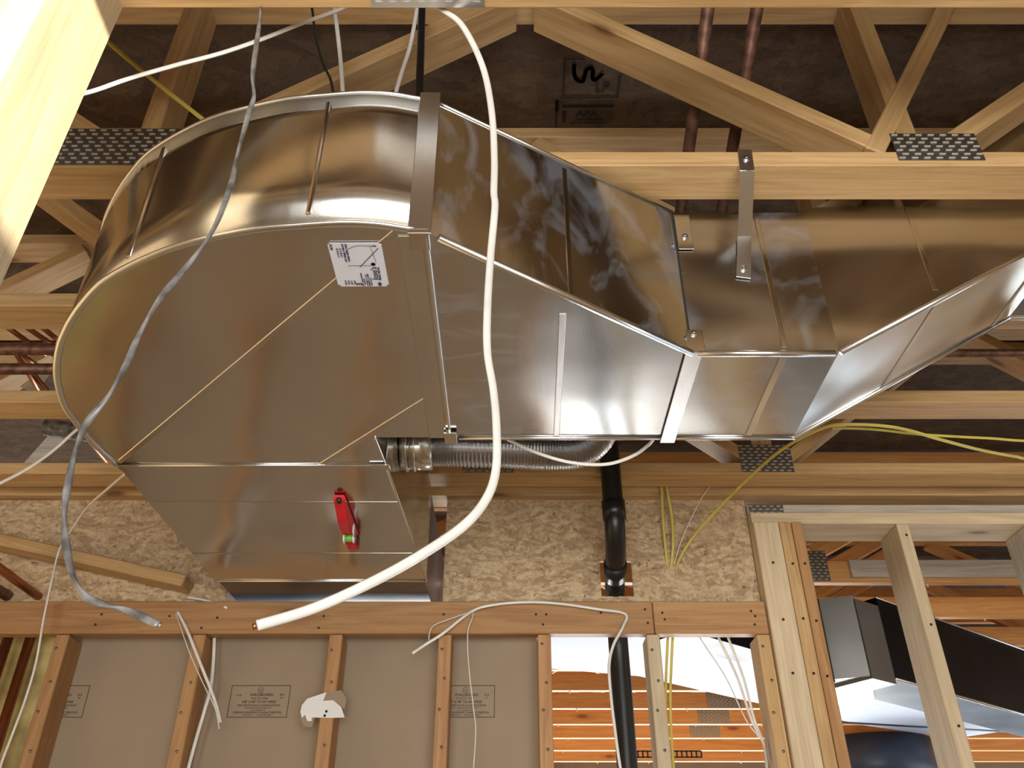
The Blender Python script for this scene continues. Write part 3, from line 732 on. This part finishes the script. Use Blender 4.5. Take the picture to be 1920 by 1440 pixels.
# ------------------------------------------------------------------ pipes
p = tube('drain_pipe', [(0.292, 2.285, 1.80), (0.294, 2.285, 1.3), (0.295, 2.285, 1.10), (0.297, 2.300, 1.035), (0.302, 2.36, 0.990), (0.310, 2.49, 0.950), (0.317, 2.575, 0.895), (0.322, 2.610, 0.80), (0.325, 2.62, 0.60), (0.325, 2.62, 0.0), (0.325, 2.62, -CZ)], 0.0300, BLACKP, seg=24, sm=8)
tag(p, 'black plastic drain pipe bending through the strand board hole', 'drain pipe')
tube('pipe_coupling', [(0.295, 2.285, 1.115), (0.297, 2.293, 1.06)], 0.0345, BLACKP, parent=p, seg=24, sm=0)
tube('pipe_coupling', [(0.305, 2.41, 0.973), (0.309, 2.47, 0.955)], 0.0345, BLACKP, parent=p, seg=24, sm=0)
for (xa, ya, xb, yb), lab in zip((((1328), 12, 1290, 292), (1420, 12, 1371, 292)), ('left of two brown copper pipes beyond the first truss', 'right of two brown copper pipes, behind the hanger strap')):
    A = at_z(xa, ya, 1.62); B = at_z(xb, yb, 1.50)
    d = (B - A); tag(tube('copper_pipe', [A - d * 0.4, B + d * 0.8], 0.0135, COPPERO), lab, 'copper pipe', 'copper pipes')
rnd = random.Random(3)
cps = [((20, 618), (62, 648)), ((48, 612), (100, 648)), ((82, 616), (112, 640)), ((40, 665), (62, 680)), ((95, 662), (150, 690)), ((48, 692), (75, 735)), ((120, 770), (200, 866)), ((160, 790), (212, 868))]
for i, (a, b) in enumerate(cps):
    z = 1.42 + 0.015 * (i % 4)
    A = at_z(*a, z); B = at_z(*b, z); d = B - A
    tag(tube('copper_tube', [A - d * 0.6, B + d * 0.6], 0.007, COPPER), 'thin orange copper tube between trusses left of the elbow', 'copper tube', 'thin copper tubes left of the elbow')
for yy, lab in ((655, 'upper dark pipe running along between the left trusses'), (692, 'lower dark pipe running along between the left trusses')):
    A = at_z(60, yy, 1.36); tag(tube('dark_pipe', [(-3.1, A.y, 1.36), (-0.5, A.y, 1.36)], 0.016, COPPERO), lab, 'pipe', 'dark pipes left')
A = at_z(1800, 662, 1.36); tag(tube('copper_pipe', [(0.9, A.y, 1.36), (3.2, A.y, 1.36)], 0.011, COPPERO), 'thin horizontal copper pipe at the right edge below the rising duct', 'copper pipe', 'copper pipes')
# pale scraps lying between the trusses at the left
for pts, z, lab in (([(38, 726), (75, 698), (95, 700), (72, 733), (50, 732)], 1.48, 'pale card scrap between left trusses, upper'),
                    ([(45, 868), (95, 812), (125, 826), (70, 868)], 1.46, 'pale card scrap between left trusses, lower')):
    o = poly_prism('card_scrap', [at_z(x, y, z) for x, y in pts], (0, 0, 0.004), LABELW if False else GREYW); tag(o, lab, 'card scrap')
A = at_z(85, 800, 1.44); tag(tube('flexible_duct', [A, A + Vector((0.12, 0.02, -.01)), A + Vector((0.3, 0.08, 0))], 0.028, GREYC, sm=18, rfun=lambda i: 1 + .06 * ((i % 2) * 2 - 1)), 'grey ribbed hose between the trusses at far left', 'flexible hose')

# ------------------------------------------------------------------ cables
def cable(name, pts, w, t, mat, lab, cat='cable', group=None, twist=0.0, seg=10, par=None):
    v = [at_y(x, y, Y) for x, y, Y in pts]
    o = tube(name, v, w / 2, mat, ry=t / 2, seg=seg, sm=12, twist=twist, side=Vector((0, 1, 0)), parent=par)
    if par is None: tag(o, lab, cat, group)
    return o
c1 = cable('white_cable', [(800, 2, .80), (832, 20, .798), (868, 50, .80), (905, 125, .82), (922, 210, .84), (927, 300, .85), (926, 360, .855), (928, 390, .855), (920, 480, .86), (914, 580, .86), (914, 660, .86), (925, 730, .86), (931, 800, .855), (930, 880, .85), (912, 935, .845), (870, 985, .84), (790, 1040, .83), (700, 1090, .82), (590, 1140, .81), (482, 1173, .80)],
      0.0105, 0.0065, WHITEC, 'thick white cable looping down in front of the duct, cut end', twist=0.5)
e0 = at_y(482, 1173, .80); e1 = at_y(478, 1174, .80)
tube('copper_core', [e0, e1 + (e1 - e0) * 1.0], 0.003, COPPER, parent=c1, sm=0, seg=8)
cable('grey_cable', [(496, -30, .79), (490, 10, .79), (484, 60, .79), (474, 140, .79), (476, 180, .79), (466, 215, .79), (445, 290, .79), (432, 350, .79), (400, 430, .79), (350, 500, .79), (300, 560, .79), (262, 625, .79), (238, 680, .79), (205, 740, .79), (165, 790, .79), (143, 840, .79), (128, 905, .79), (121, 960, .79), (122, 1010, .79), (135, 1075, .79), (160, 1118, .79), (200, 1135, .79), (240, 1146, .79), (297, 1171, .78)],
      0.0080, 0.0047, GREYC, 'twisted dark grey cable hanging across the round elbow', twist=32)
cable('white_cable', [(90, 190, .86), (170, 172, .86), (240, 148, .86), (330, 122, .86), (420, 98, .86), (500, 70, .86), (570, 42, .86), (640, 16, .86), (700, -20, .86)], 0.0095, 0.005, WHITEC, 'white cable sagging across the top left from the near post')
cable('yellow_cable', [(150, 28, 1.03), (206, 82, 1.04), (290, 152, 1.07), (386, 228, 1.10), (440, 268, 1.10)], 0.0095, 0.006, YELLOWC, 'yellow cable running down behind the elbow at top left')
cable('black_wire', [(580, -10, 1.04), (586, 22, 1.04), (592, 70, 1.04), (606, 120, 1.04), (620, 150, 1.04), (628, 195, 1.04)], 0.005, 0.004, BLACKW, 'thin black wire dropping behind the duct top')
cable('white_cable', [(624, -10, 1.05), (628, 22, 1.05), (634, 70, 1.05), (640, 130, 1.05), (644, 195, 1.05)], 0.0085, 0.005, WHITEC, 'white cable dropping just right of the thin black wire')
cable('white_cable', [(786, -10, 1.05), (778, 40, 1.05), (768, 90, 1.05), (752, 140, 1.05), (736, 195, 1.05)], 0.0085, 0.005, WHITEC, 'white cable curving beside the black conduit')
cable('black_conduit', [(792, -10, 1.05), (790, 60, 1.05), (788, 120, 1.05), (785, 200, 1.05)], 0.015, 0.015, BLACKP, 'black conduit entering behind the first duct cleat', 'conduit')
cable('white_cable', [(-40, 925, 2.0), (0, 906, 1.98), (50, 880, 1.95), (100, 845, 1.9), (145, 805, 1.85), (190, 775, 1.8)], 0.010, 0.006, WHITEC, 'pale cable rising to the left rim of the elbow')
cable('white_cable', [(235, 888, 1.75), (200, 918, 1.9), (165, 950, 2.1), (140, 985, 2.25), (112, 1030, 2.38), (98, 1085, 2.38), (82, 1160, 2.38), (68, 1240, 2.38), (48, 1310, 2.38), (22, 1380, 2.38), (0, 1440, 2.38), (-20, 1520, 2.38)], 0.0105, 0.006, WHITEC, 'long white cable hanging down the left side past the brace', twist=0.6)
cable('white_cable', [(352, 1120, 2.50), (378, 1124, 2.49), (400, 1130, 2.48), (426, 1140, 2.47)], 0.008, 0.005, WHITEC, 'short white cable end behind the tip of the brace')
YH = YW - 0.008
cable('white_cable', [(333, 1147, YH + .01), (350, 1180, YH - .01), (368, 1225, YH - .02), (386, 1270, YH - .02), (396, 1295, YH - .02), (406, 1325, YH - .02), (413, 1355, YH - .02)], 0.0085, 0.004, WHITEC, 'white cable stripped at its end, out of the header hole')
cable('bare_wire', [(330, 1150, YH + .01), (345, 1195, YH - .03), (362, 1240, YH - .035), (385, 1290, YH - .035), (404, 1330, YH - .035), (411, 1367, YH - .035)], 0.0028, 0.0028, WHITEC, 'thin wire strand beside the stripped white cable', 'wire')
cable('white_cable', [(402, 1196, YW + .045), (400, 1240, YW + .04), (395, 1290, YW + .03), (384, 1330, YW + .03), (368, 1385, YW + .03), (352, 1445, YW + .03), (340, 1500, YW + .03)], 0.010, 0.005, WHITEC, 'white cable running down beside the second stud')
cable('grey_white_cable', [(885, 1146, YH - .005), (905, 1138, YH - .01), (950, 1131, YH - .01), (1005, 1129, YH - .01), (1060, 1133, YH - .01), (1120, 1142, YH - .01), (1172, 1151, YH), (1168, 1175, YH - .01), (1150, 1210, YH - .015), (1142, 1250, YH - .015), (1146, 1310, YH - .015), (1152, 1360, YH - .015), (1160, 1420, YH - .015), (1170, 1480, YH - .015)], 0.0082, 0.005, WHITEC, 'white cable arched over the header and dropping past the black pipe')
cable('white_cable', [(886, 1145, YH), (865, 1160, YH - .01), (830, 1188, YH - .015), (800, 1207, YH - .015), (773, 1225, YH - .015)], 0.0085, 0.005, WHITEC, 'short flat white cable end pointing left over the header')
cable('bare_wire', [(880, 1148, YH), (845, 1160, YH - .01), (815, 1172, YH - .012), (806, 1185, YH - .015), (804, 1200, YH - .02)], 0.003, 0.003, WHITEC, 'thin curled wire beside the flat white cable end', 'wire')
cable('bare_wire', [(887, 1146, YH), (886, 1158, YH - .01), (878, 1180, YH - .01), (877, 1215, YH - .01), (880, 1260, YH - .01), (888, 1330, YH - .01), (892, 1370, YH - .01), (888, 1440, YH - .01)], 0.003, 0.003, WHITEC, 'thin wire hanging down in front of the half stamp', 'wire')
cable('white_cable', [(935, 808, 1.524), (945, 818, 1.54), (962, 829, 1.60), (1010, 850, 1.60), (1060, 865, 1.60), (1110, 871, 1.60), (1150, 868, 1.60), (1190, 853, 1.60), (1216, 834, 1.60), (1226, 822, 1.53), (1232, 812, 1.524)], 0.0075, 0.005, WHITEC, 'pale cable sagging below the tapered duct in front of the pipe')
YO = 2.495
cable('yellow_cable', [(1238, 900, 2.46), (1241, 925, 2.46), (1243, 970, 2.48), (1247, 1020, 2.495), (1252, 1066, 2.515)], 0.0085, 0.005, YELLOWC, 'yellow cable on strand board, leftmost of the bunch')
cable('yellow_cable', [(1247, 900, 2.46), (1253, 930, 2.46), (1260, 970, 2.48), (1262, 1020, 2.49), (1258, 1070, 2.515)], 0.0095, 0.005, YELLOWC, 'thicker yellow cable on strand board, second of the bunch')
cable('bare_wire', [(1336, 905, 2.46), (1315, 935, 2.46), (1290, 985, 2.48), (1272, 1030, 2.497), (1263, 1064, 2.515)], 0.003, 0.003, WHITEC, 'thin pale wire between yellow cables on strand board', 'wire')
cable('yellow_cable', [(1266, 1070, 2.515), (1278, 1040, 2.485), (1305, 1000, 2.44), (1350, 950, 2.36), (1400, 900, 2.24), (1450, 855, 2.10), (1500, 822, 1.98), (1550, 800, 1.90), (1590, 796, 1.87), (1650, 798, 1.87), (1700, 806, 1.88), (1770, 826, 1.93), (1840, 844, 2.0), (1905, 856, 2.06), (1960, 862, 2.1), (2300, 880, 2.2), (2900, 850, 2.3)], 0.0090, 0.006, YELLOWC, 'long yellow cable arching up right from the strand board hole')
cable('yellow_cable', [(1560, 803, 1.92), (1600, 803, 1.91), (1650, 806, 1.91), (1720, 814, 1.92), (1800, 819, 1.93), (1860, 822, 1.94), (1960, 828, 1.96), (2300, 835, 2.0), (2900, 820, 2.05)], 0.0075, 0.005, YELLOWC, 'upper yellow cable leaving the arch towards the right')
for q, lab in (((1248, 1252), 'yellow cable below header, left of the pair'), ((1257, 1260), 'yellow cable below header, right of the pair')):
    cable('yellow_cable', [(q[0] + 6, 1170, 2.56), (q[0] + 4, 1200, 2.56), (q[0], 1300, 2.56), (q[0] + 2, 1380, 2.56), (q[1] + 4, 1450, 2.56), (q[1] + 8, 1500, 2.56)], 0.008, 0.005, YELLOWC, lab)
for q, lab in (((1312, 1195), 'thin cable falling right in the opening, leftmost of three'), ((1347, 1195), 'middle cable of three falling to the post stud'), ((1365, 1195), 'rightmost cable of three falling to the post stud')):
    dy = {1312: 0.0, 1347: .012, 1365: .024}[q[0]]
    cable('grey_white_cable', [(q[0] - 10, 1170, 2.565 + dy), q + (2.565 + dy,), (q[0] * .62 + 1440 * .38, 1270, 2.565 + dy), (q[0] * .3 + 1436 * .7, 1350, 2.56 + dy), (1433, 1400, 2.56 + dy), (1440, 1480, 2.56 + dy)], 0.004 if q[0] == 1312 else 0.008, 0.004, WHITEC, lab)

# ------------------------------------------------------------------ stamps on the subfloor
ceil = bpy.data.objects['ceiling']
bm = bmesh.new()
A = at_z(1102, 175, SUBF)
px = at_z(1202, 175, SUBF).x - A.x      # half width scale, 100 px
s = px / 100.0; ys = (at_z(1100, 105, SUBF).y - at_z(1100, 245, SUBF).y) / 140.0
def L2(x0, y0, x1, y1, w): line_bm(bm, (x0 - 1102) * s, (y0 - 175) * ys, (x1 - 1102) * s, (y1 - 175) * ys, w)
for q in ((1054, 112, 1090, 112, .004), (1056, 116, 1056, 180, .004), (1158, 145, 1158, 178, .006), (1052, 182, 1160, 181, .004), (1045, 188, 1045, 245, .004), (1058, 198, 1150, 198, .008), (1060, 210, 1060, 226, .01), (1046, 190, 1046, 205, .012),
          ): L2(*q)
lg = catmull([Vector((x, y, 0)) for x, y in ((1073, 122), (1074, 138), (1080, 149), (1090, 152), (1093, 144), (1096, 132), (1103, 128), (1108, 134), (1108, 145), (1114, 149), (1125, 139))], 5)
for a_, b_2 in zip(lg[:-1], lg[1:]): L2(a_.x, a_.y, b_2.x, b_2.y, .0095)
def T2(t, x, y, h, bold=.02, sx=1.0):
    text_bm(bm, t, h * abs(ys) * 1.35, (x - 1102) * s, (y - 175) * ys, bold, sx)
bm2 = bm
ysign = ys
ys_abs = abs(ys)
for (t, x, y, h, sxx) in (('LP', 1128, 165, 20, 1.0), ('APA', 1104, 213, 13, 1.3), ('THE ENGINEERED', 1108, 224, 5, 1.0), ('WOOD ASSOCIATION', 1108, 231, 5, 1.0), ('RATED STURD-I-FLOOR', 1103, 246, 5, 1.0)):
    text_bm(bm, t, h * s * 1.35, (x - 1102) * s, (y - 175) * ys, .02, sxx)
link_mesh('printed_stamp', bm, INKD, frame_matrix(Vector((A.x, A.y, SUBF - 0.002)), (1, 0, 0), (0, -1, 0)), ceil)
bm = bmesh.new(); text_bm(bm, 'LP', 0.09, 0, 0, .02)
B = at_z(1822, 857, SUBF); link_mesh('printed_stamp', bm, INKD, frame_matrix(Vector((B.x, B.y, SUBF - 0.002)), (1, 0, 0), (0, -1, 0)), ceil)

# ------------------------------------------------------------------ the next room beyond the wall
def far_truss(yb, label, j):
    r = empty('ceiling_joist', Vector((1.5, yb, H + CZ))); tag(r, label, 'ceiling joist', 'ceiling joists of the next room')
    yc = yb - 0.019
    m = ORANGE
    board('bottom_chord', (-0.9, yc, H + 0.0445), (5.5, yc, H + 0.0445), 0.038, 0.089, m, parent=r)
    board('top_chord', (-0.9, yc, TOPB - 0.02), (5.5, yc, TOPB - 0.02), 0.038, 0.07, m, parent=r)
    f = 1.15 + (0.02 * j)
    for k in range(-1, 3):
        for s_ in (-1, 1):
            ff = f + 1.7 * k
            a = Vector((ff + s_ * .05, yc, H + .12)); b = Vector((ff + s_ * .8, yc, TOPB - .05))
            if -0.9 < min(a.x, b.x) and max(a.x, b.x) < 5.5: board('web', a, b, 0.036, 0.06, m, parent=r)
    if j < 8:
        nail_plate(f - .10, f + .10, H + .005, H + .13, yb - .038, r, cols=8, rows=10)
    for q in range(7):
        x = 0.1 + q * 0.45 + rnd.random() * 0.3
        tube('staple', [(x, yc, H), (x + .003, yc, H - .012)], 0.003, WHITEC, parent=r, seg=6, sm=0)
names = ['nearest of the orange joists beyond the pale studs', 'orange joist second beyond the pale studs', 'orange joist third beyond the wall, above black duct', 'fourth orange joist beyond the wall, behind black duct',
         'orange joist just past the edge of the white panel', 'orange joist second past the white panel', 'orange joist third past the white panel', 'orange joist fourth past the white panel', 'orange joist fifth past the white panel', 'orange joist farthest back at the bottom edge', 'orange joist beyond the bottom edge of the photo']
for j in range(10): far_truss(3.275 + SPC * j, names[j], j)
# a split board nailed over the second joist
o = board('scab_board', (1.33, 3.225, H + .05), (3.2, 3.225, H + .05), 0.022, 0.07, GREYW); tag(o, 'greyish board nailed along the nearest orange joist', 'board')
# white ceiling panel and dark round fixture
zp = H - 0.022
wp = [(-0.2, 3.75), (-0.2, 4.32), (0.19, 4.36), (0.65, 4.50), (1.34, 5.02), (2.2, 5.62), (2.7, 5.88), (2.96, 5.93), (3.15, 5.75), (3.22, 5.4), (3.3, 4.7), (3.0, 4.28), (1.5, 3.95), (1.2, 3.75)]
o = poly_prism('ceiling_panel', [Vector((x, y, zp)) for x, y in wp], (0, 0, 0.02), WHITED); tag(o, 'big bright white ceiling panel with a curved edge in the next room', 'ceiling panel')
q0 = at_z(1560, 1353, zp); q1_ = at_z(1912, 1373, zp)
board('panel_joint', q0 + Vector((0, 0, -.002)), q1_ + Vector((0, 0, -.002)), 0.03, 0.004, DARKBLUE, parent=o)['label'] = 'dark joint line'
dc = at_z(1668, 1370, zp)
o = tube('round_fixture', [Vector((dc.x, dc.y + .41, 0.90)), Vector((dc.x, dc.y + .41, zp - .001))], 0.40, DARKBLUE, seg=48, sm=0); tag(o, 'dark blue round fixture hanging under the white panel', 'ceiling fixture')
for f in o.data.polygons: f.use_smooth = len(f.vertices) == 4
# black duct with its grey end pieces
bd = empty('black_duct', Vector((1.4, 3.2, 0.84 + CZ))); tag(bd, 'black rectangular duct with grey end collar in the next room', 'air duct')
def wallpts(a, b, z0, z1, depth=0.4):
    d = (Vector((b[0], b[1], 0)) - Vector((a[0], a[1], 0))).normalized(); n = Vector((-d.y, d.x, 0)) * depth
    A = Vector((a[0], a[1], z0)); B = Vector((b[0], b[1], z0)); u = Vector((0, 0, z1 - z0))
    return [A, B, B + n, A + n], [A + u, B + u, B + n + u, A + n + u]
e_ = (1.385, 3.18); g_ = (3.1, 4.46)
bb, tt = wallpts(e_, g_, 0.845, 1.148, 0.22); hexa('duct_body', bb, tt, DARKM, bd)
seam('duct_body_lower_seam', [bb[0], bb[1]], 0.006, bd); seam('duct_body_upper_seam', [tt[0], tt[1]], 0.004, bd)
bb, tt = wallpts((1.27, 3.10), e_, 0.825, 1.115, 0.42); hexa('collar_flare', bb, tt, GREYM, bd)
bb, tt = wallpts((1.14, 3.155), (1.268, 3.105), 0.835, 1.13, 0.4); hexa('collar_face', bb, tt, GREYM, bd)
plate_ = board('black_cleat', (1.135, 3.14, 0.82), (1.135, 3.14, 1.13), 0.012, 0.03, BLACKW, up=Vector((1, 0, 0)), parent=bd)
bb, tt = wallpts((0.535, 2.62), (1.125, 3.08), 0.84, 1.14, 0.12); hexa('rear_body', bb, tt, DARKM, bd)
# perforated strap with round holes, far right of the opening
bm = bmesh.new(); A = at_y(1187, 1414, 6.5); B = at_y(1315, 1414, 6.5); A.z = B.z = H - 0.0245; n = 14
for i in range(n + 1):
    x = A.x + (B.x - A.x) * i / n; bm_box(bm, (x - A.x, 0, 0), (0.012, 0.003, 0.045))
for zz in (-.02, .02): bm_box(bm, ((B.x - A.x) / 2, 0, zz), (B.x - A.x, 0.003, 0.012))
o = link_mesh('perforated_strap', bm, BLACKW, Matrix.Translation(A + UP)); tag(o, 'black perforated hanger strap low in the opening behind the pipe', 'perforated strap')

for o in bpy.data.objects:
    if '_w' in o: del o['_w']
